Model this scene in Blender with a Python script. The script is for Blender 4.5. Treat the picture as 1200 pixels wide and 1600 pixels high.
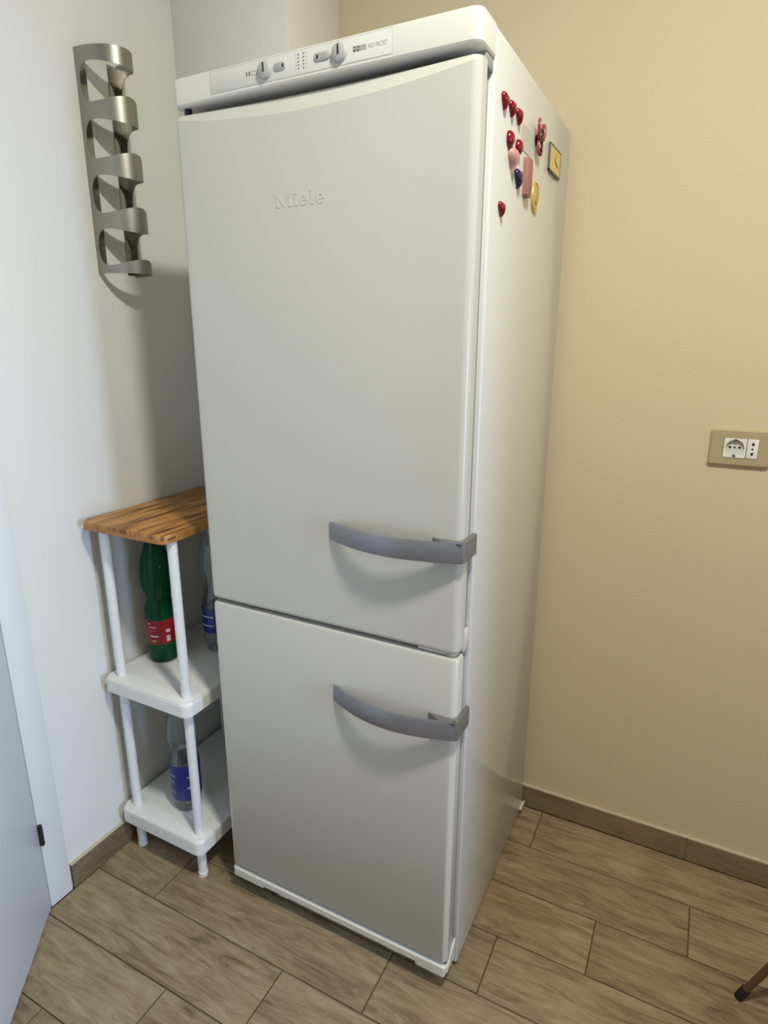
import bpy, bmesh, math, random
from mathutils import Vector, Matrix
from math import sin, cos, pi, radians as rad

for o in list(bpy.data.objects):
    bpy.data.objects.remove(o)
SC = bpy.context.scene
COL = SC.collection
random.seed(7)

def lin(r, g, b):
    def f(c):
        c /= 255.0
        return c / 12.92 if c <= .04045 else ((c + .055) / 1.055) ** 2.4
    return (f(r), f(g), f(b), 1)

# ------------------------------------------------------------ camera, light, exposure
FPX, YAW, PITCH, ROLL = 962.79, -0.4765, -0.2729, 0.0018
CAMPOS = Vector((0.3503, -0.9794, 1.4021))
cd = bpy.data.cameras.new('camera')
cam = bpy.data.objects.new('camera', cd); COL.objects.link(cam)
fw = Vector((sin(YAW) * cos(PITCH), cos(YAW) * cos(PITCH), sin(PITCH)))
rt = Vector((cos(YAW), -sin(YAW), 0)); up = rt.cross(fw)
rt2 = cos(ROLL) * rt + sin(ROLL) * up; up2 = rt2.cross(fw)
M = Matrix((rt2, up2, -fw)).transposed().to_4x4(); M.translation = CAMPOS
cam.matrix_world = M
cd.sensor_fit = 'VERTICAL'; cd.sensor_height = 24; cd.lens = 24 * FPX / 1600
cd.clip_start = .02
SC.camera = cam

w = bpy.data.worlds.new('world'); SC.world = w; w.use_nodes = True
w.node_tree.nodes['Background'].inputs[0].default_value = (.62, .74, 1, 1)
w.node_tree.nodes['Background'].inputs[1].default_value = .3

def lamp(name, kind, loc, power, col, target=None, **kw):
    l = bpy.data.lights.new(name, kind); l.energy = power; l.color = col
    for k, v in kw.items(): setattr(l, k, v)
    o = bpy.data.objects.new(name, l); COL.objects.link(o); o.location = loc
    if target is not None:
        o.rotation_euler = (Vector(target) - Vector(loc)).to_track_quat('-Z', 'Y').to_euler()
    return o
# the ceiling lamp in the middle of the room, and an added bluish light from the right
lamp('ceiling_lamp_light', 'AREA', (.54, -.58, 2.66), 35, (.985, .985, .89), (.54, -.58, 0), shape='DISK', size=.19)
lamp('added_blue_light', 'AREA', (2.38, -.45, 1.05), 28, (.45, .64, 1), (-.95, -.15, .55), shape='RECTANGLE', size=.62, size_y=1.0, spread=rad(110))

vs = SC.view_settings
vs.view_transform = 'Standard'; vs.look = 'None'; vs.gamma = 1; vs.use_curve_mapping = False
vs.exposure = 0.0

# ------------------------------------------------------------ materials
def newmat(name):
    m = bpy.data.materials.new(name); m.use_nodes = True
    nt = m.node_tree
    return m, nt, nt.nodes['Principled BSDF']

def link(nt, a, b): nt.links.new(a, b)

def mat(name, col, rough=.5, metal=0, noise=0, nscale=80, bump=0, bscale=300, spec=.5, coat=0):
    m, nt, p = newmat(name)
    p.inputs['Base Color'].default_value = col
    p.inputs['Roughness'].default_value = rough
    p.inputs['Metallic'].default_value = metal
    p.inputs['Specular IOR Level'].default_value = spec
    p.inputs['Coat Weight'].default_value = coat
    tc = nt.nodes.new('ShaderNodeTexCoord')
    if noise:
        n = nt.nodes.new('ShaderNodeTexNoise'); n.inputs['Scale'].default_value = nscale; n.inputs['Detail'].default_value = 4
        link(nt, tc.outputs['Object'], n.inputs['Vector'])
        mx = nt.nodes.new('ShaderNodeMix'); mx.data_type = 'RGBA'
        mx.inputs['A'].default_value = tuple(c * (1 - noise) for c in col[:3]) + (1,)
        mx.inputs['B'].default_value = tuple(min(1, c * (1 + noise)) for c in col[:3]) + (1,)
        link(nt, n.outputs['Fac'], mx.inputs['Factor']); link(nt, mx.outputs['Result'], p.inputs['Base Color'])
    if bump:
        n2 = nt.nodes.new('ShaderNodeTexNoise'); n2.inputs['Scale'].default_value = bscale; n2.inputs['Detail'].default_value = 3
        link(nt, tc.outputs['Object'], n2.inputs['Vector'])
        b = nt.nodes.new('ShaderNodeBump'); b.inputs['Strength'].default_value = bump; b.inputs['Distance'].default_value = .002
        link(nt, n2.outputs['Fac'], b.inputs['Height']); link(nt, b.outputs['Normal'], p.inputs['Normal'])
    return m

def wood_tile_mat(name, cols, axis='X', stretch=6.0):
    """wood-look porcelain: streaks along one axis, every tile different (Object Info random)"""
    m, nt, p = newmat(name)
    tc = nt.nodes.new('ShaderNodeTexCoord'); oi = nt.nodes.new('ShaderNodeObjectInfo')
    vm = nt.nodes.new('ShaderNodeVectorMath'); vm.operation = 'MULTIPLY_ADD'
    cx = nt.nodes.new('ShaderNodeCombineXYZ')
    mm = nt.nodes.new('ShaderNodeMath'); mm.operation = 'MULTIPLY'; mm.inputs[1].default_value = 37.0
    link(nt, oi.outputs['Random'], mm.inputs[0])
    for i in range(3): link(nt, mm.outputs[0], cx.inputs[i])
    sc = [1, 1, 1]; sc['XYZ'.index(axis)] = 1 / stretch
    vm.inputs[1].default_value = sc
    link(nt, tc.outputs['Object'], vm.inputs[0]); link(nt, cx.outputs[0], vm.inputs[2])
    n1 = nt.nodes.new('ShaderNodeTexNoise'); n1.inputs['Scale'].default_value = 30; n1.inputs['Detail'].default_value = 9
    n1.inputs['Roughness'].default_value = .7; n1.inputs['Distortion'].default_value = 1.3
    n2 = nt.nodes.new('ShaderNodeTexNoise'); n2.inputs['Scale'].default_value = 120; n2.inputs['Detail'].default_value = 4
    n3 = nt.nodes.new('ShaderNodeTexNoise'); n3.inputs['Scale'].default_value = 5; n3.inputs['Detail'].default_value = 3
    for n in (n1, n2): link(nt, vm.outputs[0], n.inputs['Vector'])
    va = nt.nodes.new('ShaderNodeVectorMath'); va.operation = 'ADD'
    link(nt, tc.outputs['Object'], va.inputs[0]); link(nt, cx.outputs[0], va.inputs[1]); link(nt, va.outputs[0], n3.inputs['Vector'])
    a = nt.nodes.new('ShaderNodeMath'); a.operation = 'MULTIPLY_ADD'; a.inputs[1].default_value = .28
    link(nt, n2.outputs['Fac'], a.inputs[0]); link(nt, n1.outputs['Fac'], a.inputs[2])
    a2 = nt.nodes.new('ShaderNodeMath'); a2.operation = 'MULTIPLY_ADD'; a2.inputs[1].default_value = .30
    link(nt, n3.outputs['Fac'], a2.inputs[0]); link(nt, a.outputs[0], a2.inputs[2])
    r = nt.nodes.new('ShaderNodeValToRGB')
    r.color_ramp.elements[0].position = .50; r.color_ramp.elements[0].color = cols[0]
    r.color_ramp.elements[1].position = .96; r.color_ramp.elements[1].color = cols[3]
    e = r.color_ramp.elements.new(.64); e.color = cols[1]
    e = r.color_ramp.elements.new(.78); e.color = cols[2]
    link(nt, a2.outputs[0], r.inputs['Fac'])
    # small tone shift per tile
    hs = nt.nodes.new('ShaderNodeHueSaturation')
    mr = nt.nodes.new('ShaderNodeMapRange'); mr.inputs['To Min'].default_value = .80; mr.inputs['To Max'].default_value = .98
    link(nt, oi.outputs['Random'], mr.inputs['Value']); link(nt, mr.outputs[0], hs.inputs['Value'])
    link(nt, r.outputs['Color'], hs.inputs['Color']); link(nt, hs.outputs['Color'], p.inputs['Base Color'])
    p.inputs['Roughness'].default_value = .5; p.inputs['Specular IOR Level'].default_value = .35
    b = nt.nodes.new('ShaderNodeBump'); b.inputs['Strength'].default_value = .3; b.inputs['Distance'].default_value = .002
    link(nt, a.outputs[0], b.inputs['Height']); link(nt, b.outputs['Normal'], p.inputs['Normal'])
    return m

def bamboo_mat(name):
    m, nt, p = newmat(name)
    tc = nt.nodes.new('ShaderNodeTexCoord')
    mp = nt.nodes.new('ShaderNodeMapping'); mp.inputs['Scale'].default_value = (60, 5, 6)
    link(nt, tc.outputs['Object'], mp.inputs['Vector'])
    v = nt.nodes.new('ShaderNodeTexNoise'); v.inputs['Scale'].default_value = 1.3; v.inputs['Detail'].default_value = 3; v.inputs['Distortion'].default_value = .5
    link(nt, mp.outputs[0], v.inputs['Vector'])
    r = nt.nodes.new('ShaderNodeValToRGB')
    r.color_ramp.elements[0].position = .36; r.color_ramp.elements[0].color = lin(96, 60, 22)
    r.color_ramp.elements[1].position = .60; r.color_ramp.elements[1].color = lin(186, 134, 72)
    e = r.color_ramp.elements.new(.47); e.color = lin(150, 101, 44)
    link(nt, v.outputs['Fac'], r.inputs['Fac']); link(nt, r.outputs['Color'], p.inputs['Base Color'])
    p.inputs['Roughness'].default_value = .42
    return m

def steel_mat(name, col, rough, axis_scale):
    m, nt, p = newmat(name)
    tc = nt.nodes.new('ShaderNodeTexCoord')
    mp = nt.nodes.new('ShaderNodeMapping'); mp.inputs['Scale'].default_value = axis_scale
    link(nt, tc.outputs['Object'], mp.inputs['Vector'])
    n = nt.nodes.new('ShaderNodeTexNoise'); n.inputs['Scale'].default_value = 40; n.inputs['Detail'].default_value = 3
    link(nt, mp.outputs[0], n.inputs['Vector'])
    mr = nt.nodes.new('ShaderNodeMapRange'); mr.inputs['To Min'].default_value = rough - .06; mr.inputs['To Max'].default_value = rough + .06
    link(nt, n.outputs['Fac'], mr.inputs['Value']); link(nt, mr.outputs[0], p.inputs['Roughness'])
    p.inputs['Base Color'].default_value = col; p.inputs['Metallic'].default_value = 1
    return m

def pet_mat(name, tint, gloss=.12, dif=0.0, dcol=(1, 1, 1, 1)):
    """thin clear or coloured plastic: tinted see-through wall with sharp reflections"""
    m = bpy.data.materials.new(name); m.use_nodes = True; nt = m.node_tree
    nt.nodes.remove(nt.nodes['Principled BSDF'])
    out = nt.nodes['Material Output']
    t = nt.nodes.new('ShaderNodeBsdfTransparent'); t.inputs[0].default_value = tint
    g = nt.nodes.new('ShaderNodeBsdfGlossy'); g.inputs['Roughness'].default_value = .06
    lw = nt.nodes.new('ShaderNodeLayerWeight'); lw.inputs['Blend'].default_value = .28
    ma = nt.nodes.new('ShaderNodeMath'); ma.operation = 'MULTIPLY_ADD'; ma.inputs[1].default_value = .55; ma.inputs[2].default_value = gloss * .35
    link(nt, lw.outputs['Fresnel'], ma.inputs[0])
    d = nt.nodes.new('ShaderNodeBsdfDiffuse'); d.inputs[0].default_value = dcol
    m0 = nt.nodes.new('ShaderNodeMixShader'); m0.inputs[0].default_value = dif
    link(nt, t.outputs[0], m0.inputs[1]); link(nt, d.outputs[0], m0.inputs[2])
    m1 = nt.nodes.new('ShaderNodeMixShader')
    link(nt, ma.outputs[0], m1.inputs[0]); link(nt, m0.outputs[0], m1.inputs[1]); link(nt, g.outputs[0], m1.inputs[2])
    link(nt, m1.outputs[0], out.inputs['Surface'])
    return m

MT = dict(
    white_wall=mat('white_wall_paint', lin(226, 224, 216), .85, bump=.25, bscale=170, spec=.2),
    beige_wall=mat('beige_wall_paint', lin(213, 198, 169), .85, bump=.3, bscale=170, spec=.2),
    ceiling=mat('ceiling_paint', lin(232, 230, 222), .9, bump=.15, bscale=150, spec=.2),
    door=mat('white_door_lacquer', lin(222, 224, 224), .38, noise=.01, nscale=4),
    casing=mat('white_casing_lacquer', lin(228, 228, 224), .42, noise=.01, nscale=4),
    grout=mat('grout', lin(92, 77, 56), .95, noise=.15, nscale=90),
    top_grout=mat('baseboard_top_grout', lin(196, 184, 158), .9, noise=.1, nscale=60),
    tile=wood_tile_mat('wood_look_tile', [lin(80, 65, 45), lin(128, 107, 80), lin(152, 131, 101), lin(172, 152, 121)]),
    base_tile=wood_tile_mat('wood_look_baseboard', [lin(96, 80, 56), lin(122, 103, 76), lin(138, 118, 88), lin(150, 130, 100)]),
    base_tile_y=wood_tile_mat('wood_look_baseboard_shaded', [lin(84, 68, 48), lin(108, 90, 66), lin(124, 105, 78), lin(138, 119, 90)], axis='Y'),  # same tile made darker, shade at the left wall put into the colour
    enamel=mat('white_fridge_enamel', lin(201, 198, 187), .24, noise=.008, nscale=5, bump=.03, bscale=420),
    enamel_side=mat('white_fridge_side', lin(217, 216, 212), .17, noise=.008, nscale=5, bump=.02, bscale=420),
    cap=mat('white_fridge_plastic', lin(218, 215, 204), .35, noise=.01, nscale=8),
    panel=mat('control_panel_plastic', lin(212, 210, 202), .4, noise=.01, nscale=10),
    gasket=mat('grey_gasket', lin(150, 149, 142), .7, noise=.05, nscale=60),
    dark=mat('black_plastic', lin(26, 25, 24), .5, noise=.1, nscale=60),
    knob=mat('grey_knob_plastic', lin(178, 177, 172), .4, noise=.02, nscale=50),
    print_grey=mat('grey_print', lin(168, 166, 159), .5, noise=.02, nscale=50),
    print_dark=mat('dark_print', lin(92, 90, 85), .5, noise=.02, nscale=50),
    handle=mat('grey_metallic_handle', lin(140, 140, 145), .36, metal=.5, noise=.03, nscale=200),
    handle_end=mat('grey_handle_plastic', lin(124, 122, 119), .42, metal=.4, noise=.03, nscale=200),
    seam=mat('dark_seam', lin(60, 58, 56), .6, noise=.05, nscale=80),
    brushed=steel_mat('brushed_steel', lin(160, 156, 148), .42, (1, 1, 40)),
    chrome=steel_mat('polished_steel', lin(150, 144, 134), .12, (1, 1, 8)),
    white_plastic=mat('white_shelf_plastic', lin(232, 231, 225), .38, noise=.01, nscale=30),
    bamboo=bamboo_mat('oiled_bamboo'),
    bamboo_end=mat('bamboo_end_grain', lin(168, 114, 58), .5, noise=.2, nscale=140),
    green_pet=pet_mat('green_bottle_plastic', lin(10, 160, 100), .03, .42, lin(0, 108, 64)),
    clear_pet=pet_mat('clear_bottle_plastic', lin(232, 240, 242), .2, .05, lin(205, 212, 214)),
    red_label=mat('red_label_paper', lin(150, 12, 24), .45, noise=.05, nscale=60),
    red_cap=mat('dark_red_cap', lin(92, 22, 22), .4, noise=.05, nscale=60),
    blue_label=mat('blue_label_paper', lin(30, 42, 120), .4, noise=.12, nscale=60),
    pale_cap=mat('pale_bottle_cap', lin(196, 198, 196), .4, noise=.03, nscale=60),
    label_print=mat('white_label_print', lin(214, 205, 206), .5, noise=.05, nscale=80),
    red_glass=mat('glossy_red', lin(122, 3, 22), .14, noise=.06, nscale=90, coat=.5),
    pink_stone=mat('speckled_pink', lin(198, 148, 138), .35, noise=.12, nscale=160),
    blue_glass=mat('glossy_navy', lin(30, 30, 66), .14, noise=.1, nscale=120, coat=.5),
    bar_pink=mat('dusty_pink', lin(162, 112, 103), .5, noise=.12, nscale=180),
    gold=mat('brushed_gold', lin(204, 186, 112), .4, metal=.3, noise=.12, nscale=140),
    bfly=mat('mottled_maroon', lin(140, 62, 66), .3, noise=.5, nscale=170, coat=.3),
    bfly_pale=mat('pale_pink_spots', lin(222, 182, 178), .35, noise=.1, nscale=120),
    bfly_dark=mat('dark_maroon', lin(62, 26, 30), .4, noise=.2, nscale=120),
    frame=mat('dark_grey_frame', lin(92, 88, 76), .5, noise=.1, nscale=120),
    picture=mat('yellow_picture', lin(226, 200, 138), .5, noise=.06, nscale=90),
    plate=mat('champagne_plate', lin(184, 168, 134), .42, metal=.12, noise=.04, nscale=30),
    module=mat('white_socket_plastic', lin(236, 234, 228), .35, noise=.01, nscale=60),
    recess=mat('socket_recess_plastic', lin(216, 213, 206), .4, noise=.01, nscale=60),
    bronze=mat('brown_tube', lin(112, 86, 68), .35, metal=.4, noise=.08, nscale=90),
    seat=mat('brown_seat', lin(104, 72, 52), .6, noise=.15, nscale=40),
)
STK = mat('pale_sticker_film', lin(204, 205, 196), .35, noise=.02, nscale=60)

# ------------------------------------------------------------ mesh helpers
def finish(bm, angle=40):
    bmesh.ops.recalc_face_normals(bm, faces=bm.faces)
    for f in bm.faces: f.smooth = True
    for e in bm.edges:
        e.smooth = len(e.link_faces) == 2 and e.calc_face_angle(0) < rad(angle)

def obj(name, bm, m, parent=None, loc=(0, 0, 0), angle=40, smooth=True):
    if smooth: finish(bm, angle)
    else: bmesh.ops.recalc_face_normals(bm, faces=bm.faces)
    me = bpy.data.meshes.new(name); bm.to_mesh(me); bm.free()
    for x in (m if isinstance(m, (list, tuple)) else [m]): me.materials.append(x)
    o = bpy.data.objects.new(name, me); COL.objects.link(o)
    if parent: o.parent = parent
    o.location = loc
    return o

def empty(name, loc=(0, 0, 0), rotz=0):
    o = bpy.data.objects.new(name, None); COL.objects.link(o); o.location = loc; o.rotation_euler = (0, 0, rotz)
    o.empty_display_size = .05
    return o

def tag(o, label=None, cat=None, group=None, kind=None):
    for k, v in (('label', label), ('category', cat), ('group', group), ('kind', kind)):
        if v: o[k] = v
    return o

def struct(o): o['kind'] = 'structure'; return o

def add_box(bm, a, b, bev=0, seg=2, mi=0):
    c = [(a[i] + b[i]) / 2 for i in range(3)]; s = [abs(b[i] - a[i]) for i in range(3)]
    r = bmesh.ops.create_cube(bm, size=1)
    vs = r['verts']
    bmesh.ops.scale(bm, vec=s, verts=vs); bmesh.ops.translate(bm, vec=c, verts=vs)
    fs = {f for v in vs for f in v.link_faces}
    if bev:
        es = list({e for v in vs for e in v.link_edges})
        rr = bmesh.ops.bevel(bm, geom=es, offset=bev, segments=seg, affect='EDGES', profile=.5)
        fs = set(rr['faces']) | {f for f in fs if f.is_valid}
    for f in fs:
        if f.is_valid: f.material_index = mi
    return bm

def box(a, b, bev=0, seg=2):
    return add_box(bmesh.new(), a, b, bev, seg)

def add_lathe(bm, prof, seg=28, M4=None):
    """prof: list of (r, z)"""
    rings = []
    for r, z in prof:
        if r < 1e-6: rings.append([bm.verts.new((0, 0, z))])
        else: rings.append([bm.verts.new((r * cos(2 * pi * k / seg), r * sin(2 * pi * k / seg), z)) for k in range(seg)])
    for a, b in zip(rings, rings[1:]):
        for k in range(seg):
            k2 = (k + 1) % seg
            if len(a) == 1 and len(b) == 1: continue
            if len(a) == 1: bm.faces.new((a[0], b[k], b[k2]))
            elif len(b) == 1: bm.faces.new((a[k], a[k2], b[0]))
            else: bm.faces.new((a[k], a[k2], b[k2], b[k]))
    if M4:
        bmesh.ops.transform(bm, matrix=M4, verts=[v for r in rings for v in r])
    return bm

def lathe(prof, seg=28, M4=None): return add_lathe(bmesh.new(), prof, seg, M4)

def tube(p0, p1, r0, r1=None, seg=16):
    r1 = r0 if r1 is None else r1
    p0, p1 = Vector(p0), Vector(p1); d = p1 - p0
    q = d.to_track_quat('Z', 'Y').to_matrix().to_4x4(); q.translation = p0
    L = d.length
    return lathe([(0, 0), (r0, 0), (r1, L), (0, L)], seg, q)

def prism(pts, h, bev=0, M4=None, seg=2):
    """2-D outline (x,y) extruded 0..h in z"""
    bm = bmesh.new()
    lo = [bm.verts.new((x, y, 0)) for x, y in pts]; hi = [bm.verts.new((x, y, h)) for x, y in pts]
    n = len(pts)
    bm.faces.new(lo[::-1]); top = bm.faces.new(hi)
    for i in range(n): bm.faces.new((lo[i], lo[(i + 1) % n], hi[(i + 1) % n], hi[i]))
    if bev:
        bmesh.ops.bevel(bm, geom=list(top.edges), offset=bev, segments=seg, affect='EDGES', profile=.5)
    if M4: bmesh.ops.transform(bm, matrix=M4, verts=bm.verts)
    return bm

def rrect(x0, y0, x1, y1, r, n=6):
    out = []
    for cx, cy, a in ((x1 - r, y1 - r, 0), (x0 + r, y1 - r, 90), (x0 + r, y0 + r, 180), (x1 - r, y0 + r, 270)):
        for k in range(n + 1):
            t = rad(a + 90 * k / n); out.append((cx + r * cos(t), cy + r * sin(t)))
    return out

def text_bm(s, size, depth, width=None, offset=0):
    cu = bpy.data.curves.new('t', 'FONT'); cu.body = s; cu.size = size; cu.extrude = depth; cu.offset = offset
    cu.align_x = 'LEFT'; cu.resolution_u = 4
    o = bpy.data.objects.new('t', cu); COL.objects.link(o)
    bpy.context.view_layer.update()
    me = bpy.data.meshes.new_from_object(o.evaluated_get(bpy.context.evaluated_depsgraph_get()))
    bm = bmesh.new(); bm.from_mesh(me)
    bpy.data.objects.remove(o); bpy.data.meshes.remove(me); bpy.data.curves.remove(cu)
    if width:
        xs = [v.co.x for v in bm.verts]; k = width / (max(xs) - min(xs)); x0 = min(xs)
        for v in bm.verts: v.co.x = (v.co.x - x0) * k
    return bm

FRONT = Matrix.Rotation(rad(90), 4, 'X')          # (x, y, z) -> (x, -z, y): plate on a wall facing -Y
def front(x, y, z): return Matrix.Translation((x, y, z)) @ FRONT
SIDE = Matrix(((0, 0, 1, 0), (1, 0, 0, 0), (0, 1, 0, 0), (0, 0, 0, 1)))   # (x, y, z) -> (z, x, y): plate facing +X
def side(x, y, z): return Matrix.Translation((x, y, z)) @ SIDE

# ------------------------------------------------------------ the room
XL, YB, XR, YF, ZC = -.984, .661, 2.4, -3.2, 2.72
YC, XC = .419, -.631
DY0, DY1 = -1.075, -.262            # doorway in the left wall
floor = struct(obj('floor', box((XL - .1, YF - .1, -.06), (XR + .1, YB + .1, -.0035)), MT['grout'], smooth=False))
TW, TL, G = .1545, .6215, .0028
row_y0 = .033
cache = {}
for k in range(-5, 23):
    y1 = row_y0 - TW * (k - 1) ; y0 = y1 - TW
    y0c, y1c = max(y0 + G / 2, YF), min(y1 - G / 2, YB)
    if y1c - y0c < .01: continue
    # joint of the row between y lines: row 0 (y .033...-.122) has a joint at x=-.146, each row nearer shifts by -.207
    j = -.146 - .2072 * (k - 1)
    n0 = int(math.floor((XL - j) / TL)); x = j + n0 * TL
    while x < XR:
        a, b = max(x + G / 2, XL), min(x + TL - G / 2, XR)
        x += TL
        if b - a < .01: continue
        key = (round(b - a, 4), round(y1c - y0c, 4))
        if key in cache:
            o = bpy.data.objects.new('tile', cache[key]); COL.objects.link(o); o.parent = floor
        else:
            hx, hy = (b - a) / 2, (y1c - y0c) / 2
            o = obj('tile', box((-hx, -hy, -.004), (hx, hy, 0), .0008, 1), MT['tile'], floor, smooth=False)
            cache[key] = o.data
        o.location = ((a + b) / 2, (y0c + y1c) / 2, 0)

bm = bmesh.new()
add_box(bm, (XL - .1, DY1, 0), (XL, YB, ZC)); add_box(bm, (XL - .1, YF, 0), (XL, DY0, ZC)); add_box(bm, (XL - .1, DY0, 2.12), (XL, DY1, ZC))
struct(obj('wall_left', bm, MT['white_wall'], smooth=False))
struct(obj('wall_back', box((XL - .1, YB, 0), (XR + .1, YB + .1, ZC)), MT['beige_wall'], smooth=False))
struct(obj('wall_column', box((XL, YC, 0), (XC, YB, ZC), .003, 2), MT['white_wall']))
bm = bmesh.new()                     # right wall with an opening added for the bluish light
WY0, WY1, WZ0, WZ1 = -.78, -.12, .5, 1.6
add_box(bm, (XR, YF, 0), (XR + .1, WY0, ZC)); add_box(bm, (XR, WY1, 0), (XR + .1, YB, ZC))
add_box(bm, (XR, WY0, 0), (XR + .1, WY1, WZ0)); add_box(bm, (XR, WY0, WZ1), (XR + .1, WY1, ZC))
struct(obj('wall_light_block', box((1.25, -.27, 0), (1.37, YB, ZC), .003, 2), MT['beige_wall']))  # unseen wall added to keep the bluish light off the fridge side
struct(obj('wall_right', bm, MT['white_wall'], smooth=False))
struct(obj('wall_front', box((XL - .1, YF - .1, 0), (XR + .1, YF, ZC)), MT['white_wall'], smooth=False))
struct(obj('ceiling', box((XL - .1, YF - .1, ZC), (XR + .1, YB + .1, ZC + .1)), MT['ceiling'], smooth=False))

tag(obj('ceiling_lamp', lathe([(0, 2.665), (.10, 2.665), (.112, 2.669), (.115, 2.68), (.115, ZC), (0, ZC)], 36, Matrix.Translation((.54, -.58, 0))), MT['casing']),
    'flat round white ceiling lamp over the kitchen floor', 'lamp')

# baseboards: tile strips, each piece a part, with a pale grout bead on top
BH = .074
bb = struct(obj('baseboard_back', box((XC, YB - .003, .001), (1.25, YB, BH - .004)), MT['top_grout'], smooth=False))
XN, YN = 1.25, -.27                  # the added light-blocking wall, just right of the frame
xs = [XC, -.165, .456, 1.077, XN]
for a, b in zip(xs, xs[1:]):
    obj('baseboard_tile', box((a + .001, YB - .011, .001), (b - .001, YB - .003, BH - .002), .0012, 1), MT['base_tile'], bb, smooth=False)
obj('grout_bead', box((XC, YB - .010, BH - .002), (1.25, YB, BH + .001), .0008, 1), MT['top_grout'], bb, smooth=False)
bl = struct(obj('baseboard_left', box((XL, -.197, .001), (XL + .003, YC, BH - .004)), MT['top_grout'], smooth=False))
ys = [-.1965, .18, YC - .012]
for a, b in zip(ys, ys[1:]):
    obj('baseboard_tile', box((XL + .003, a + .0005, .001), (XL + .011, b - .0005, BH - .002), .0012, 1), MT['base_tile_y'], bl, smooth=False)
obj('grout_bead', box((XL, -.196, BH - .002), (XL + .010, YC - .012, BH + .001), .0008, 1), MT['top_grout'], bl, smooth=False)
bc = struct(obj('baseboard_column', box((XL + .012, YC - .003, .001), (XC, YC, BH - .004)), MT['top_grout'], smooth=False))
obj('baseboard_tile', box((XL + .0125, YC - .011, .001), (XC, YC - .003, BH - .002), .0012, 1), MT['base_tile'], bc, smooth=False)
obj('grout_bead', box((XL + .0125, YC - .010, BH - .002), (XC, YC, BH + .001), .0008, 1), MT['top_grout'], bc, smooth=False)

# door casing and the opened door
bm = bmesh.new()
add_box(bm, (XL - .11, DY1, .001), (XL + .010, -.200, 2.17), .003); add_box(bm, (XL - .11, DY0 - .06, .001), (XL + .010, DY0, 2.17), .003)
add_box(bm, (XL - .11, DY0, 2.11), (XL + .010, DY1, 2.17), .003)
struct(obj('trim_1', bm, MT['casing']))
ang = math.atan2(-.221, .179)
door = struct(empty('door_1', (-.9718, -.263, 0), ang))
DW = .80
obj('door_panel', box((.002, -.042, .006), (DW, 0, 2.09), .002), MT['door'], door)
hg = obj('hinge', lathe([(0, .20), (.006, .20), (.006, .255), (0, .255)], 14), MT['dark'], door, (.0005, .0045, 0))
hg2 = obj('hinge', lathe([(0, 1.80), (.006, 1.80), (.006, 1.855), (0, 1.855)], 14), MT['dark'], door, (.0005, .0045, 0))
bm = lathe([(0, 0), (.024, 0), (.024, .007), (.009, .010), (.009, .045), (0, .045)], 20, Matrix.Translation((DW - .06, 0, 1.02)) @ Matrix.Rotation(rad(-90), 4, 'X'))
add_box(bm, (DW - .18, .036, 1.01), (DW - .05, .048, 1.03), .004)
obj('door_handle', bm, MT['chrome'], door)

# ------------------------------------------------------------ the fridge
FW, FD, FH = .60, .632, 1.861
fr = tag(empty('fridge', (-FW / 2, .3, 0)),
         'tall white two-door fridge freezer with grey bow handles against the beige wall', 'fridge')
OFF = Vector((FW / 2, -.3, 0))
def fpart(name, bm, m, parent=None, angle=40, label=None):
    """coordinates in world; stored relative to the fridge's origin"""
    o = obj(name, bm, m, None, angle=angle)
    if parent is None:
        bmesh_shift(o, OFF); o.parent = fr
    else:
        bmesh_shift(o, OFF); o.parent = parent
    if label: o['label'] = label
    return o
def bmesh_shift(o, v):
    o.data.transform(Matrix.Translation(v))

def slab(x0, x1, y0, y1, r, levels, n=8, nx=24):
    """box whose two front vertical edges are rounded (radius r). levels: (zfun(x), inset, yback(x))"""
    prof = [(x0, y1)]
    for k in range(n + 1):
        t = rad(180 + 90 * k / n); prof.append((x0 + r + r * cos(t), y0 + r + r * sin(t)))
    for k in range(1, nx): prof.append((x0 + r + (x1 - x0 - 2 * r) * k / nx, y0))
    for k in range(n + 1):
        t = rad(270 + 90 * k / n); prof.append((x1 - r + r * cos(t), y0 + r + r * sin(t)))
    prof.append((x1, y1))
    bm = bmesh.new(); rows = []
    cx = (x0 + x1) / 2
    for zf, ins, yb in levels:
        row = []
        for i, (x, y) in enumerate(prof):
            xx = x + (ins if x < cx else -ins) * min(1, abs(x - cx) / ((x1 - x0) / 2)) ** 8
            yy = y if i in (0, len(prof) - 1) else min(y + ins + yb(x), y1)
            row.append(bm.verts.new((xx, yy, zf(x))))
        rows.append(row)
    m = len(prof)
    for a, b in zip(rows, rows[1:]):
        for i in range(m): bm.faces.new((a[i], a[(i + 1) % m], b[(i + 1) % m], b[i]))
    bm.faces.new(rows[0][::-1]); bm.faces.new(rows[-1])
    return bm
Z = lambda v: (lambda x: v)
N0 = lambda x: 0

# cabinet: side walls, back, top
fpart('cabinet', box((-FW, .068, .012), (0, FD, FH - .001), .005, 3), MT['enamel_side'])
# gasket strips, set back between door and cabinet
fpart('gasket', box((-FW + .010, .030, .845), (-.010, .070, 1.804), .002), MT['gasket'])
fpart('gasket', box((-FW + .010, .030, .085), (-.010, .070, .820), .002), MT['gasket'])
# top cap with rounded front corners
capl = [(Z(1.8150), .0045, N0), (Z(1.8162), .0014, N0), (Z(1.8190), 0, N0), (Z(1.8575), 0, N0), (Z(1.8602), .0010, N0), (Z(1.8615), .0035, N0)]
fpart('top_cap', slab(-FW, 0, 0, .067, .016, capl), MT['cap'], angle=24)
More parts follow.
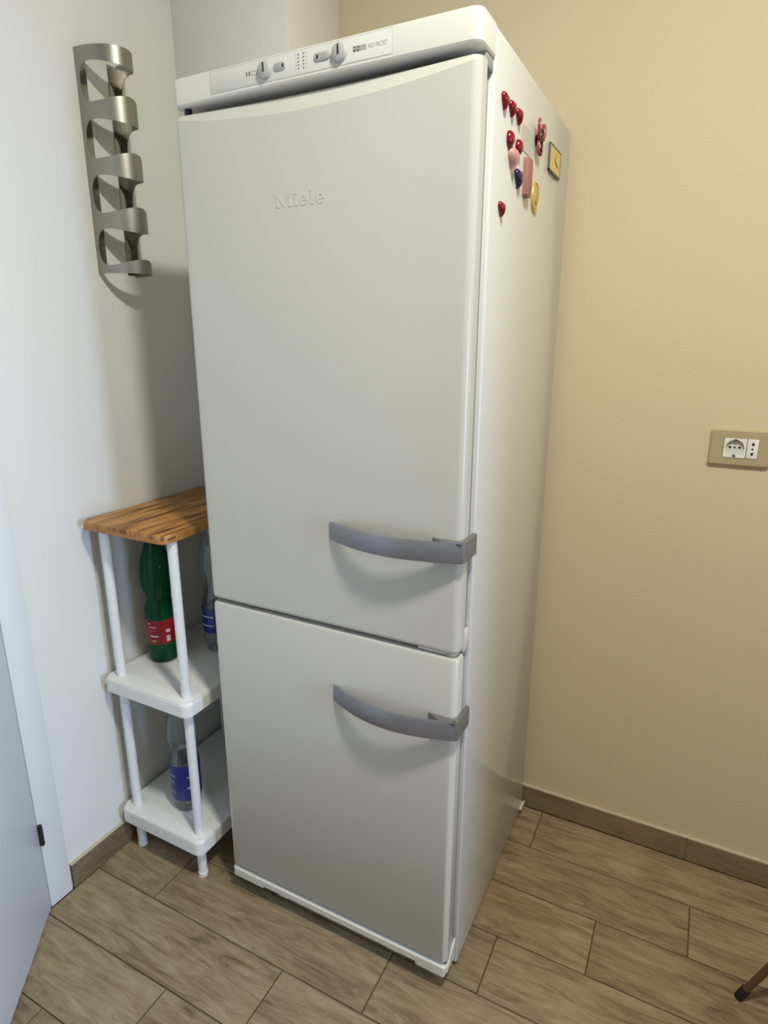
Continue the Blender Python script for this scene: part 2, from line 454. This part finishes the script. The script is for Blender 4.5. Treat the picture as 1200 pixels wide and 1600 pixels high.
# upper door: scooped top edge (deepest in the middle)
ZT, ZB = 1.803, .835
cz = lambda x: ZT - .0085 - .0215 * max(0, 1 - ((x + .30) / .30) ** 2)
cb = lambda x: .004 + .012 * max(0, 1 - ((x + .30) / .30) ** 2)
ul = [(Z(ZB), .004, N0), (Z(ZB + .003), .001, N0), (Z(ZB + .007), 0, N0), (Z(1.3), 0, N0), (cz, 0, N0), (Z(ZT - .002), 0, cb), (Z(ZT), .003, cb)]
ud = fpart('door', slab(-FW, 0, 0, .032, .014, ul, nx=40), MT['enamel'], angle=14, label='tall upper fridge door with raised maker name')
ZT2 = .8245
ll = [(Z(.0825), .003, N0), (Z(.0865), 0, N0), (Z(ZT2 - .007), 0, N0), (Z(ZT2 - .002), .002, N0), (Z(ZT2), .006, N0)]
ld = fpart('door', slab(-FW, 0, 0, .032, .014, ll, nx=40), MT['enamel'], label='short lower freezer door')
# raised name on the upper door
bm = bmesh.new()
def lbox(x0, z0, x1, z1, d=.0009): add_box(bm, (x0, 0, z0), (x1, -d, z1))
def lpoly(pts, d=.0008):
    lo = [bm.verts.new((x, 0, z)) for x, z in pts]; hi = [bm.verts.new((x, -d, z)) for x, z in pts]
    bm.faces.new(lo); bm.faces.new(hi[::-1])
    for i in range(len(pts)): bm.faces.new((lo[i], lo[(i + 1) % len(pts)], hi[(i + 1) % len(pts)], hi[i]))
SW, SF = .0052, .0016
def stem(x, z1, foot=True):
    lbox(x, 0, x + SW, z1)
    if foot: lbox(x - .0018, -.0001, x + SW + .0018, SF, .00075)
    lbox(x - .0018, z1 - SF, x + SW - .0004, z1 + .0001, .00075)
def letter_e(x):
    R, cz_, cx_ = .0083, .0078, x + .0088
    outer = [(cx_ + .0088 * cos(rad(t)), cz_ + R * sin(rad(t))) for t in range(0, 316, 15)]
    inner = [(cx_ + .0040 * cos(rad(t)), cz_ + (R - .0022) * sin(rad(t))) for t in range(0, 316, 15)]
    for i in range(len(outer) - 1): lpoly([outer[i], outer[i + 1], inner[i + 1], inner[i]])
    lbox(cx_ - .006, cz_ - .0010, cx_ + .0086, cz_ + .0010, .0007)
CAPH = .0205
stem(.002, CAPH); stem(.028, CAPH); lbox(.0282, CAPH - SF, .028 + SW + .002, CAPH + .0001, .0007)
lpoly([(.002, CAPH), (.0078, CAPH), (.0195, .0015), (.0160, .0015)]); lpoly([(.0305, CAPH - .0003), (.0270, CAPH - .0003), (.0155, .0017), (.0185, .0017)], .00065)
stem(.0415, .0148); lbox(.0413, .0178, .0413 + SW + .0004, .0222)
letter_e(.0505); stem(.0745, .0225); letter_e(.0850)
bmesh.ops.translate(bm, vec=(-.373, .0002, 1.627), verts=bm.verts)
fpart('logo', bm, MT['enamel'], ud, angle=10)

# bow handles
def handle(door_obj, zc, xl, h, bow):
    n = 26; bm = bmesh.new(); rows = []
    xr = .0055
    for i in range(n + 1):
        t = i / n
        x = xl + (xr - xl) * t
        # plan curve of the outer face: rises from the door at the left, returns at the corner
        y = -.003 - bow * sin(pi * min(1, t * 1.0)) ** .9 * (1 - .18 * t) - .009 * t
        th = .0035 + .006 * sin(pi * t * .9 + .12)
        hh = h / 2 * (.93 + .07 * t)
        zo = zc
        yi = y + th if t > .04 else .001
        rows.append([bm.verts.new(p) for p in ((x, yi, zo - hh + .002), (x, y + .0012, zo - hh), (x, y, zo - hh + .0022), (x, y, zo + hh - .0022), (x, y + .0012, zo + hh), (x, yi, zo + hh - .002))])
    for a, b in zip(rows, rows[1:]):
        for k in range(6): bm.faces.new((a[k], a[(k + 1) % 6], b[(k + 1) % 6], b[k]))
    bm.faces.new(rows[0]); bm.faces.new(rows[-1][::-1])
    hd = fpart('handle', bm, MT['handle'], door_obj, angle=50)
    # right end block: filler behind the bow and the plate that wraps round the door edge
    def end(name, pts, z0, z1, m, bev):
        return fpart(name, prism(pts, z1 - z0, bev, Matrix.Translation((0, 0, z0))), m, door_obj)
    end('handle_bracket', [(-.058, .0005), (-.030, -.016), (-.004, -.0085), (.0012, -.004), (.0012, .0005)], zc - h / 2 + .003, zc + h / 2 - .0025, MT['handle_end'], .001)
    end('handle_end_plate', [(.0007, -.006), (.0058, -.0115), (.0092, -.009), (.0095, .052), (.0007, .056)], zc - h / 2 + .001, zc + h / 2 - .0005, MT['handle_end'], .0012)
    e = fpart('handle_seam', box((-.034, -.0166, zc + h / 2 - .004), (.004, -.0105, zc + h / 2 - .0028)), MT['seam'], door_obj)
    return hd
handle(ud, 1.0415, -.274, .040, .037)
handle(ld, .6815, -.273, .042, .037)

# hinge bracket on the side between the doors, and the hinge under the upper door
fpart('hinge_bracket', prism(rrect(.036, .824, .064, .866, .005), .0062, .001, side(-.0085, 0, 0)), MT['cap'])
fpart('hinge_plate', box((-.085, .008, .8275), (-.008, .05, .8325), .001), MT['cap'])
fpart('hinge_pin', lathe([(0, .8250), (.008, .8250), (.008, .8350), (0, .8350)], 16, Matrix.Translation((-.020, .014, 0))), MT['knob'])
fpart('hinge_cover', box((-.016, .034, 1.797), (-.003, .069, 1.8148), .002), MT['gasket'])
fpart('hinge_pin', lathe([(0, 1.806), (.007, 1.806), (.007, 1.8165), (0, 1.8165)], 16, Matrix.Translation((-.578, .018, 0))), MT['dark'])

# kick strip under the freezer door, with wrap-up lip and small feet notches
bm = slab(-FW, .001, -.002, .050, .012, [(Z(.053), .003, N0), (Z(.056), 0, N0), (Z(.0712), 0, N0), (Z(.0742), .0035, N0)])
add_box(bm, (-.075, -.0015, .043), (-.004, .03, .056), .004)
add_box(bm, (-.597, -.0015, .046), (-.50, .03, .056), .004)
add_box(bm, (-.150, .0005, .049), (-.115, .03, .056), .003)
add_box(bm, (-.455, .0005, .048), (-.425, .03, .056), .003)
fpart('kick_strip', bm, MT['cap'])
fpart('kick_lip', prism([(.002, .073), (.050, .073), (.050, .108), (.046, .108)], .004, .001, side(-.002, 0, 0)), MT['cap'])
for sx in (-.55, -.05):
    fpart('foot', lathe([(0, 0), (.02, 0), (.02, .008), (.008, .012), (.008, .053), (0, .053)], 16, Matrix.Translation((sx, .09, 0))), MT['dark'])
    fpart('foot', lathe([(0, 0), (.02, 0), (.02, .008), (.008, .012), (.008, .014), (0, .014)], 16, Matrix.Translation((sx, .55, 0))), MT['dark'])
fpart('rear_spacer', prism([(.600, .022), (.646, .016), (.646, .022), (.632, .028), (.600, .028)], .007, .001, side(.0, 0, 0)), MT['cap'])

# control panel
ZP = 1.8405
cp = fpart('control_panel', prism(rrect(-.505, 1.8232, -.1425, 1.8575, .0012, 2), .0006, .0002, front(0, 0, 0)), MT['panel'])
bm = box((-.1424, -.0004, 1.8232), (-.1418, .0004, 1.8575)); add_box(bm, (-.505, -.0004, 1.8576), (-.1425, .0004, 1.8581))
fpart('panel_gap', bm, MT['print_grey'])
def knob(x):
    k = fpart('knob', lathe([(0, 0), (.0145, 0), (.0145, .0012), (.0136, .0018), (.0128, .0046), (.0118, .0054), (0, .0054)], 32, front(x, -.0005, ZP)), MT['knob'])
    fpart('pointer', box((x - .0016, -.0066, ZP - .0035), (x + .0016, -.0057, ZP + .0105), .0004, 1), MT['dark'], k)
    fpart('index_mark', box((x - .0004, -.0009, ZP + .0155), (x + .0004, -.0005, ZP + .0168)), MT['print_grey'])
knob(-.3835); knob(-.2360)
def rocker(x, d, wdt):
    s = fpart('rocker_switch', prism(rrect(-wdt / 2, -.0055, wdt / 2, .0055, .0035), .0018, .0006, front(x, -.0005, ZP + .001)), MT['knob'])
    fpart('dot', box((x + d - .0017, -.0029, ZP - .0018), (x + d + .0017, -.0022, ZP + .0038), .0006, 1), MT['dark'], s)
    fpart('grip', box((x - d * .3 - .005, -.0027, ZP - .0022), (x - d * .3 + .005, -.0022, ZP + .0042), .0004, 1), MT['print_grey'], s)
rocker(-.3525, .0072, .023); rocker(-.2685, -.0085, .029)
bm = bmesh.new()
for i in range(5):
    for xx in (-.3145, -.3045):
        add_box(bm, (xx - .0008, -.0012, ZP + .0105 - i * .0050), (xx + .0008, -.0005, ZP + .0125 - i * .0050))
tag(fpart('indicator_lights', bm, MT['print_dark']), kind='stuff')
bm = bmesh.new()
for i in range(5):
    for xx in (-.3192, -.2992):
        add_box(bm, (xx - .0012, -.0009, ZP + .0112 - i * .0050), (xx + .0012, -.0005, ZP + .0120 - i * .0050))
tag(fpart('scale_print', bm, MT['print_grey']), kind='stuff')
bm = bmesh.new()
for xx in (-.4225, -.4165): add_box(bm, (xx - .0012, -.0009, ZP - .0025), (xx + .0012, -.0005, ZP + .0035))
fpart('alarm_symbol', bm, MT['print_dark'])
bm = bmesh.new()
for a, b in (((-.4125, -.0025), (-.3995, -.0019)), ((-.4125, .0029), (-.3995, .0035)), ((-.4125, -.0025), (-.4119, .0035)), ((-.4001, -.0025), (-.3995, .0035))):
    add_box(bm, (a[0], -.0009, ZP + a[1]), (b[0], -.0005, ZP + b[1]))
fpart('alarm_outline', bm, MT['print_grey'])
bm = bmesh.new()
for xx in (-.2085, -.2025):
    add_box(bm, (xx - .0024, -.0009, ZP - .0035), (xx + .0024, -.0005, ZP + .0035))
    add_box(bm, (xx - .0012, -.0012, ZP - .0012), (xx + .0012, -.0009, ZP + .0012), mi=1)
fpart('compartment_symbol', bm, [MT['print_dark'], MT['panel']])
fpart('star_rating_plate', box((-.1995, -.0009, ZP - .0035), (-.1875, -.0005, ZP + .0035)), MT['print_grey'])
bm = text_bm('NO FROST', .0092, .0002, .033)
bmesh.ops.transform(bm, matrix=front(-.1835, -.0006, ZP - .0035), verts=bm.verts)
fpart('lettering', bm, MT['print_grey'])

# ------------------------------------------------------------ magnets on the fridge's right side
def heart_pts(s, n=40, lobes=1.0):
    out = []
    for k in range(n):
        t = 2 * pi * k / n
        x = 16 * sin(t) ** 3; y = 13 * cos(t) - 5 * cos(2 * t) - 2 * cos(3 * t) - cos(4 * t)
        out.append((x / 34 * s, (y + 2.5) / 30 * s))
    return out
def dome(pts, h, rings=7, pw=.5):
    """puffed solid over an outline"""
    bm = bmesh.new(); prev = None; n = len(pts)
    base = [bm.verts.new((x, y, 0)) for x, y in pts]; bm.faces.new(base[::-1]); prev = base
    for i in range(1, rings):
        t = i / rings * pi / 2
        cur = [bm.verts.new((x * cos(t) ** .8, y * cos(t) ** .8, h * sin(t))) for x, y in pts]
        for k in range(n): bm.faces.new((prev[k], prev[(k + 1) % n], cur[(k + 1) % n], cur[k]))
        prev = cur
    c = bm.verts.new((0, 0, h))
    for k in range(n): bm.faces.new((prev[k], prev[(k + 1) % n], c))
    return bm
def on_side(y, z, tilt=0): return (0.0003, y, z), tilt
def magnet(name, bm, m, y, z, label, group=None, tilt=0):
    bmesh.ops.transform(bm, matrix=SIDE @ Matrix.Rotation(tilt, 4, 'Z'), verts=bm.verts)
    o = obj(name, bm, m, None, (.0003, y, z), angle=60)
    return tag(o, label, 'magnet', group)
G1 = 'red magnets on the fridge side'
hearts = [(.116, 1.771, .027, -.1, 'red glossy heart magnet, highest of the slanting row of three on the fridge side'),
          (.157, 1.772, .026, .05, 'red glossy heart magnet, middle one of the slanting row of three'),
          (.200, 1.772, .027, .1, 'red glossy heart magnet, lowest of the slanting row of three, nearest the wall'),
          (.124, 1.614, .025, .0, 'red heart magnet on its own, lowest of all the fridge magnets')]
for y, z, s, t, l in hearts:
    magnet('heart_magnet', dome(heart_pts(s), .0095), MT['red_glass'], y, z, l, G1, t)
def oval_pts(wd, ht, n=32, egg=0): return [(wd / 2 * cos(2 * pi * k / n) * (1 - egg * sin(2 * pi * k / n)), ht / 2 * sin(2 * pi * k / n)) for k in range(n)]
magnet('oval_magnet', dome(oval_pts(.024, .026), .0105), MT['red_glass'], .153, 1.727, 'round red magnet without a point, left one of the pair above the pink heart', G1)
magnet('oval_magnet', dome(oval_pts(.023, .026), .0105), MT['red_glass'], .206, 1.727, 'round red magnet tucked behind the pink heart, right one of the pair', G1)
magnet('heart_magnet', dome(heart_pts(.038), .014), MT['pink_stone'], .171, 1.7005, 'large pale pink heart magnet between the red and navy ones')
magnet('heart_magnet', dome(heart_pts(.033), .011), MT['blue_glass'], .213, 1.678, 'dark navy heart magnet below the pink heart')
b = magnet('bar_magnet', prism(rrect(-.016, -.032, .016, .032, .003), .009, .0025), MT['bar_pink'], .268, 1.691, 'upright dusty pink rectangular magnet beside the navy heart', tilt=0)
g = magnet('oval_magnet', dome(oval_pts(.054, .058, 40), .004, 5), MT['gold'], .340, 1.671, 'flat gold oval magnet below the maroon butterfly')
bm = bmesh.new()
add_lathe(bm, [(.0245, .001), (.0262, .0036), (.028, .0)], 40, SIDE @ Matrix.Scale(.93, 4, (1, 0, 0)))
obj('rim', bm, MT['gold'], g, angle=60)
obj('relief', prism([(-.009, -.008), (.004, -.014), (.010, -.002), (.003, .012), (-.006, .010)], .0048, .0006, SIDE), mat('dull_gold', lin(186, 168, 104), .45, metal=.3, noise=.1), g)
# butterfly
bf = tag(empty('butterfly_magnet', (.0003, .330, 1.769)), 'mottled maroon and pink butterfly magnet left of the framed picture', 'magnet')
def wing(pts, th, lift, m):
    bm = prism(pts, th, .0012)
    for v in bm.verts: v.co.z += .0035 + lift * abs(v.co.x)
    bmesh.ops.transform(bm, matrix=SIDE, verts=bm.verts)
    return obj('wing', bm, m, bf)
for sx in (-1, 1):
    wing([(sx * x, y) for x, y in ((-.001, -.002), (-.001, .012), (.007, .017), (.013, .029), (.018, .031), (.023, .026), (.0245, .012), (.018, .001), (.010, -.003))][::sx], .0055, .16, MT['bfly'])
    wing([(sx * x, y) for x, y in ((-.001, .000), (.010, -.002), (.0155, -.008), (.0160, -.019), (.011, -.026), (.004, -.025), (-.001, -.012))][::sx], .005, .14, MT['bfly'])
    for (px, py, rr) in ((.016, .017, .0042), (.009, .006, .003), (.009, -.014, .0036)):
        obj('wing_spot', lathe([(0, 0), (rr, 0), (rr * .6, .0009), (0, .0011)], 12, SIDE @ Matrix.Translation((sx * px, py, .0088 + .16 * px))), MT['bfly_pale'], bf)
obj('body', lathe([(0, -.024), (.0028, -.020), (.0040, -.004), (.0036, .008), (.0040, .014), (0, .019)], 12, Matrix.Translation((.0095, 0, 0))), MT['bfly_dark'], bf)
obj('magnet_base', box((0, -.004, -.010), (.0055, .006, .008), .001), MT['bfly_dark'], bf)
# framed picture
pf = tag(empty('picture_magnet', (.0003, .480, 1.766)), 'small yellow picture magnet in a thin dark frame, nearest the wall', 'magnet')
obj('picture', box((0, -.046, -.0225), (.0028, .046, .0225)), MT['picture'], pf)
for a, b in (((-.049, .0228), (.049, .0252)), ((-.049, -.0268), (.049, -.0222)), ((-.049, -.0268), (-.0464, .0252)), ((.0464, -.0268), (.049, .0252))):
    obj('frame_strip', box((0, a[0], a[1]), (.0036, b[0], b[1]), .0006, 1), MT['frame'], pf)
bm = prism([(-.002, -.001), (.001, -.003), (.004, .0), (.003, .013), (.001, .014), (-.001, .004)], .0034, 0, SIDE)
bm2 = prism([(.002, -.001), (.004, -.004), (.030, -.010), (.030, -.008), (.010, -.001)], .0034, 0, SIDE)
obj('printed_figure', bm, MT['frame'], pf); obj('printed_figure', bm2, MT['frame'], pf)
magnet('sticker', prism(rrect(-.030, -.021, .030, .021, .003), .0005), STK, .257, 1.752, 'pale blank square sticker between the red hearts and the maroon butterfly')['category'] = 'sticker'

# ------------------------------------------------------------ wine rack on the left wall
RZ0, RZ1, RY, RA, RB = 1.553, 2.020, .166, .056, .098
wr = tag(empty('wine_rack', (XL, RY, RZ0)), 'brushed steel curved wine bottle rack with four openings mounted on the white wall', 'wine rack')
def rack_sheet():
    H = RZ1 - RZ0
    n = 4; pitch = .1135; top_band = .031
    cz_ = [H - top_band - .038 - pitch * i for i in range(n)]
    t0, t1 = rad(5), rad(173)
    cols = []
    N = 96
    ths = sorted(set([i * pi / N for i in range(N + 1)] + [t0 + (t1 - t0) * (1 - cos(pi * i / 60)) / 2 for i in range(61)]))
    bm = bmesh.new()
    def hh(t):
        if t <= t0 or t >= t1: return 0.0
        u = (2 * t - t0 - t1) / (t1 - t0)
        base = .0315 + .0150 * abs(u) ** 1.5
        return base * (1 - abs(u) ** 11) ** .5
    def pos(t, z): return (RB * sin(t) ** .92 if 0 < t < pi else 0, -RA * cos(t), z)
    def col(t):
        h = hh(t); bumpc = .006 * max(0, sin(t)) ** 2
        zs = []
        edges = [0.0]
        for c in reversed(cz_): edges += [c - h + (bumpc if h else 0) * min(1, h / .03), c + h]
        edges.append(H)
        # below the lowest opening the strip is a band
        return edges
    prev = None
    S = 4
    for t in ths:
        e = col(t); rowb = []
        for b in range(0, len(e), 2):
            lo, hi = e[b], e[b + 1]
            rowb.append([bm.verts.new(pos(t, lo + (hi - lo) * k / S)) for k in range(S + 1)])
        if prev:
            for a, c in zip(prev, rowb):
                for k in range(S): bm.faces.new((a[k], a[k + 1], c[k + 1], c[k]))
        prev = rowb
    bmesh.ops.remove_doubles(bm, verts=bm.verts, dist=1e-5)
    return bm
bm = rack_sheet()
rs = obj('curved_sheet', bm, MT['brushed'], wr, angle=60)
sm = rs.modifiers.new('thickness', 'SOLIDIFY'); sm.thickness = .0014; sm.offset = 0
for s, nm in ((-1, 'mounting_flange'), (1, 'mounting_flange')):
    y0, y1 = (-RA, -RA + .026) if s < 0 else (RA - .026, RA)
    fl = obj(nm, box((.0004, y0, .004), (.0022, y1, RZ1 - RZ0 - .004), .0005, 1), MT['chrome'], wr)
    for zz in (.06, .425):
        obj('screw', lathe([(0, 0), (.0045, 0), (.004, .0016), (0, .0026)], 16, Matrix.Translation((.0021, (y0 + y1) / 2, zz)) @ Matrix.Rotation(rad(90), 4, 'Y')), MT['chrome'], fl)

# ------------------------------------------------------------ white shelf unit with bamboo board
su = tag(empty('shelf_unit', (-.82, .19, 0)), 'narrow white plastic shelf unit with round legs between wall and fridge', 'shelf unit')
SO = Vector((.82, -.19, 0))
def spart(name, bm, m, parent=None, label=None, angle=40):
    o = obj(name, bm, m, None, angle=angle); o.data.transform(Matrix.Translation(SO)); o.parent = parent or su
    if label: o['label'] = label
    return o
SX0, SX1, SY0, SY1 = -.968, -.672, -.038, .400
for z0, z1 in ((.097, .137), (.510, .546)):
    bm = prism(rrect(SX0, SY0, SX1, SY1, .022), z1 - z0, .008, Matrix.Translation((0, 0, z0)), 3)
    spart('shelf', bm, MT['white_plastic'])
for lx in (-.934, -.7045):
    for ly in (-.004, .362):
        r = .0118
        spart('leg', lathe([(0, .0), (r + .001, .0), (r + .0015, .012), (r, .013), (r, .0985)], 18, Matrix.Translation((lx, ly, 0))), MT['white_plastic'])
        spart('leg', lathe([(r, .1365), (r, .511)], 18, Matrix.Translation((lx, ly, 0))), MT['white_plastic'])
        spart('leg', lathe([(r, .5455), (r, .956), (0, .956)], 18, Matrix.Translation((lx, ly, 0))), MT['white_plastic'])
bd = tag(empty('bamboo_board', (-.82, .19, .956)), 'oiled bamboo board lying on top of the white shelf unit', 'board')
bm = prism(rrect(-.148, -.232, .132, .215, .022, 8), .0195, .005, None, 3)
# dark box painted as the shade of a slot at the right front corner, between the end rail and the strips
obj('board', bm, MT['bamboo'], bd)
rail = [p for p in rrect(-.1488, -.2328, .1328, -.10, .022, 8) if p[1] < -.19]
rail += [(.1328, -.192), (-.1488, -.192)]
rail.sort(key=lambda p: math.atan2(p[1] + .205, p[0]))
obj('end_rail', prism(rail, .0085, .0015), MT['bamboo_end'], bd)
obj('slot_shade', box((.1225, -.2195, .0088), (.1329, -.196, .0122), .0008, 1), mat('notch_shadow_wood', lin(82, 42, 24), .7, noise=.2), bd)

# ------------------------------------------------------------ bottles
def bottle(name, loc, prof, body, capm, capz, label_z, label_r, labelm, label, prints, rotz=0, group=None, shoulder=None):
    t = tag(empty(name, loc, rotz), label, 'bottle', group)
    obj('body', lathe(prof, 40), body, t, angle=60)
    z0 = capz
    obj('cap', lathe([(0, z0 + .018), (.0135, z0 + .018), (.0148, z0 + .016), (.0150, z0), (.0138, z0)], 24), capm, t)
    lz0, lz1 = label_z
    lb = obj('paper_label', lathe([(label_r - .0006, lz0), (label_r, lz0 + .001), (label_r, lz1 - .001), (label_r - .0006, lz1)], 40), labelm, t, angle=60)
    for a0, a1, pz0, pz1 in prints:
        bm = bmesh.new(); n = max(2, int((a1 - a0) / 6)); pr = []
        for k in range(n + 1):
            a = rad(a0 + (a1 - a0) * k / n); rr = label_r + .0005
            cur = (bm.verts.new((rr * cos(a), rr * sin(a), pz0)), bm.verts.new((rr * cos(a), rr * sin(a), pz1)))
            if pr: bm.faces.new((pr[0], cur[0], cur[1], pr[1]))
            pr = cur
        obj('print_line', bm, MT['label_print'], lb)
    return t
def hz(p, h, H): return [(r, z * h / H) for r, z in p]
green_prof = [(0, .008), (.020, .006), (.030, .000), (.037, .004), (.0395, .012), (.0400, .045), (.0408, .060), (.0408, .125), (.0398, .136),
              (.0402, .146), (.0385, .160), (.0330, .172), (.0300, .180), (.0315, .190), (.0385, .208), (.0425, .228), (.0432, .245),
              (.0415, .270), (.0365, .296), (.0290, .320), (.0210, .342), (.0160, .356), (.0135, .364), (.0135, .372)]
bottle('soda_bottle', (-.905, .118, .5462), green_prof, MT['green_pet'], MT['red_cap'], .368, (.058, .128), .0414, MT['red_label'],
       'green plastic bottle with red label on the middle shelf',
       [(-98, -84, .118, .1205), (-92, -62, .108, .1105), (-96, -64, .098, .0985), (-88, -56, .081, .0855), (-82, -66, .068, .0705),
        (-28, -12, .092, .101), (-28, -14, .066, .083)])
clear_prof = [(0, .007), (.020, .005), (.028, .000), (.034, .003), (.037, .012), (.038, .040), (.0395, .050), (.0395, .130), (.0385, .136),
              (.0375, .146), (.0325, .165), (.0290, .190), (.0285, .200), (.0310, .215), (.0375, .235), (.0395, .252), (.0390, .275),
              (.0345, .300), (.0260, .322), (.0185, .338), (.0140, .346), (.0135, .366)]
bottle('water_bottle', (-.812, .235, .5462), clear_prof, MT['clear_pet'], MT['pale_cap'], .358, (.060, .132), .0405, MT['blue_label'],
       'clear plastic bottle with blue label and pale cap on the middle shelf, half hidden',
       [(-130, -60, .108, .1115), (-126, -62, .082, .085)])
low_prof = [(0, .007), (.020, .005), (.028, .000), (.034, .003), (.037, .012), (.038, .034), (.0395, .042), (.0395, .150), (.0385, .156),
            (.0345, .168), (.0320, .180), (.0335, .190), (.0390, .206), (.0415, .226), (.0415, .250), (.0380, .275), (.0300, .300), (.0200, .318), (.0140, .328), (.0135, .340)]
bottle('water_bottle', (-.808, .062, .1372), low_prof, MT['clear_pet'], MT['blue_label'], .332, (.042, .150), .0405, MT['blue_label'],
       'clear plastic bottle with blue label standing alone on the lowest shelf',
       [(-120, -84, .118, .1205), (-116, -90, .098, .1), (-112, -90, .066, .0675), (-40, -8, .112, .116), (-40, -12, .078, .084)])

# ------------------------------------------------------------ wall socket
sp = tag(empty('wall_socket', (.4335, YB, 1.1615)), 'champagne coloured wall socket plate with two white outlets on the beige wall', 'socket')
def ring_block(outer, inner, h, bev, back=0.0):
    """plate with an opening: outer and inner outlines have the same number of points"""
    bm = bmesh.new(); n = len(outer)
    cxo = sum(p[0] for p in outer) / n; cyo = sum(p[1] for p in outer) / n
    def ring(pts, z): return [bm.verts.new((x, y, z)) for x, y in pts]
    sh = [(cxo + (x - cxo) * (1 - bev / max(abs(x - cxo), .01) * .9), cyo + (y - cyo) * (1 - bev / max(abs(y - cyo), .01) * .9)) for x, y in outer]
    rr = [ring(outer, back), ring(outer, h - bev), ring(sh, h), ring(inner, h), ring(inner, back)]
    for p, q in zip(rr, rr[1:]):
        for i in range(n): bm.faces.new((p[i], p[(i + 1) % n], q[(i + 1) % n], q[i]))
    bmesh.ops.transform(bm, matrix=front(0, 0, 0), verts=bm.verts)
    return bm
obj('cover_plate', ring_block(rrect(-.0625, -.0415, .0625, .0415, .004), rrect(-.0345, -.0232, .0372, .0232, .001), .010, .003), MT['plate'], sp, angle=25)
NR = 48; RCX, RRAD = -.0105, .0192
circ = [(RCX + RRAD * cos(2 * pi * k / NR), RRAD * sin(2 * pi * k / NR)) for k in range(NR)]
def to_rect(x, y, x0, x1, hy):
    dx, dy = x - RCX, y
    k = min((x1 - RCX) / dx if dx > 1e-9 else ((x0 - RCX) / dx if dx < -1e-9 else 9e9), hy / abs(dy) if abs(dy) > 1e-9 else 9e9)
    return (RCX + dx * k, dy * k)
sq = [to_rect(x, y, -.0335, .0125, .0225) for x, y in circ]
for cxx, cyy in ((-.0335, .0225), (.0125, .0225), (-.0335, -.0225), (.0125, -.0225)):
    i = min(range(NR), key=lambda k: (sq[k][0] - cxx) ** 2 + (sq[k][1] - cyy) ** 2); sq[i] = (cxx, cyy)
m1 = obj('round_outlet', ring_block(sq, circ, .0118, .0004, .002), MT['module'], sp, angle=25)
m2 = obj('three_hole_outlet', prism(rrect(.0140, -.0225, .0365, .0225, .0012, 3), .0118, .0006, front(0, 0, 0)), MT['module'], sp)
obj('recess', lathe([(.0191, .0112), (.0182, .0035), (0, .0035)], 36, front(RCX, 0, 0)), MT['recess'], m1)
def hole(x, z, r, par, d=.0126):
    obj('pin_hole', lathe([(0, 0), (r, 0), (r, .0003), (0, .0003)], 16, front(x, -d, z)), MT['dark'], par)
for dx, r in ((-.0098, .0027), (0, .0021), (.0098, .0027)): hole(-.0105 + dx, .0005, r, m1, .0039)
for zz in (.0187, -.0187):
    obj('earth_clip', box((-.0105 - .003, -.0128, zz - .0015), (-.0105 + .003, -.0040, zz + .0015), .0004, 1), MT['dark'], m1)
for zz, r in ((.0105, .0027), (0, .0022), (-.0105, .0027)): hole(.0253, zz, r, m2, .0121)
for zz in (.0130, -.0130): hole(.0253, zz - .0003 if zz > 0 else zz + .0003, .0021, m2, .0121)

# ------------------------------------------------------------ stool at the right edge (only one foot is in view)
st = tag(empty('stool', (.86, .16, 0)), 'brown tubular stool whose foot stands on the tiles at the right edge', 'stool')
for sx in (-1, 1):
    for sy in (-1, 1):
        foot = Vector((sx * .277, sy * .132 if sy > 0 else -.15, .012)); topp = Vector((sx * .13, sy * .10, .442))
        lg = obj('leg', tube(foot, topp, .0075, .009), MT['bronze'], st)
        d = (topp - foot).normalized()
        obj('foot_cap', tube(foot - d * .0105, foot + d * .022, .0095, .0098), MT['dark'], lg)
obj('seat', lathe([(0, .440), (.150, .440), (.165, .447), (.168, .458), (.160, .468), (0, .472)], 40), MT['seat'], st)
bpy.context.view_layer.update()
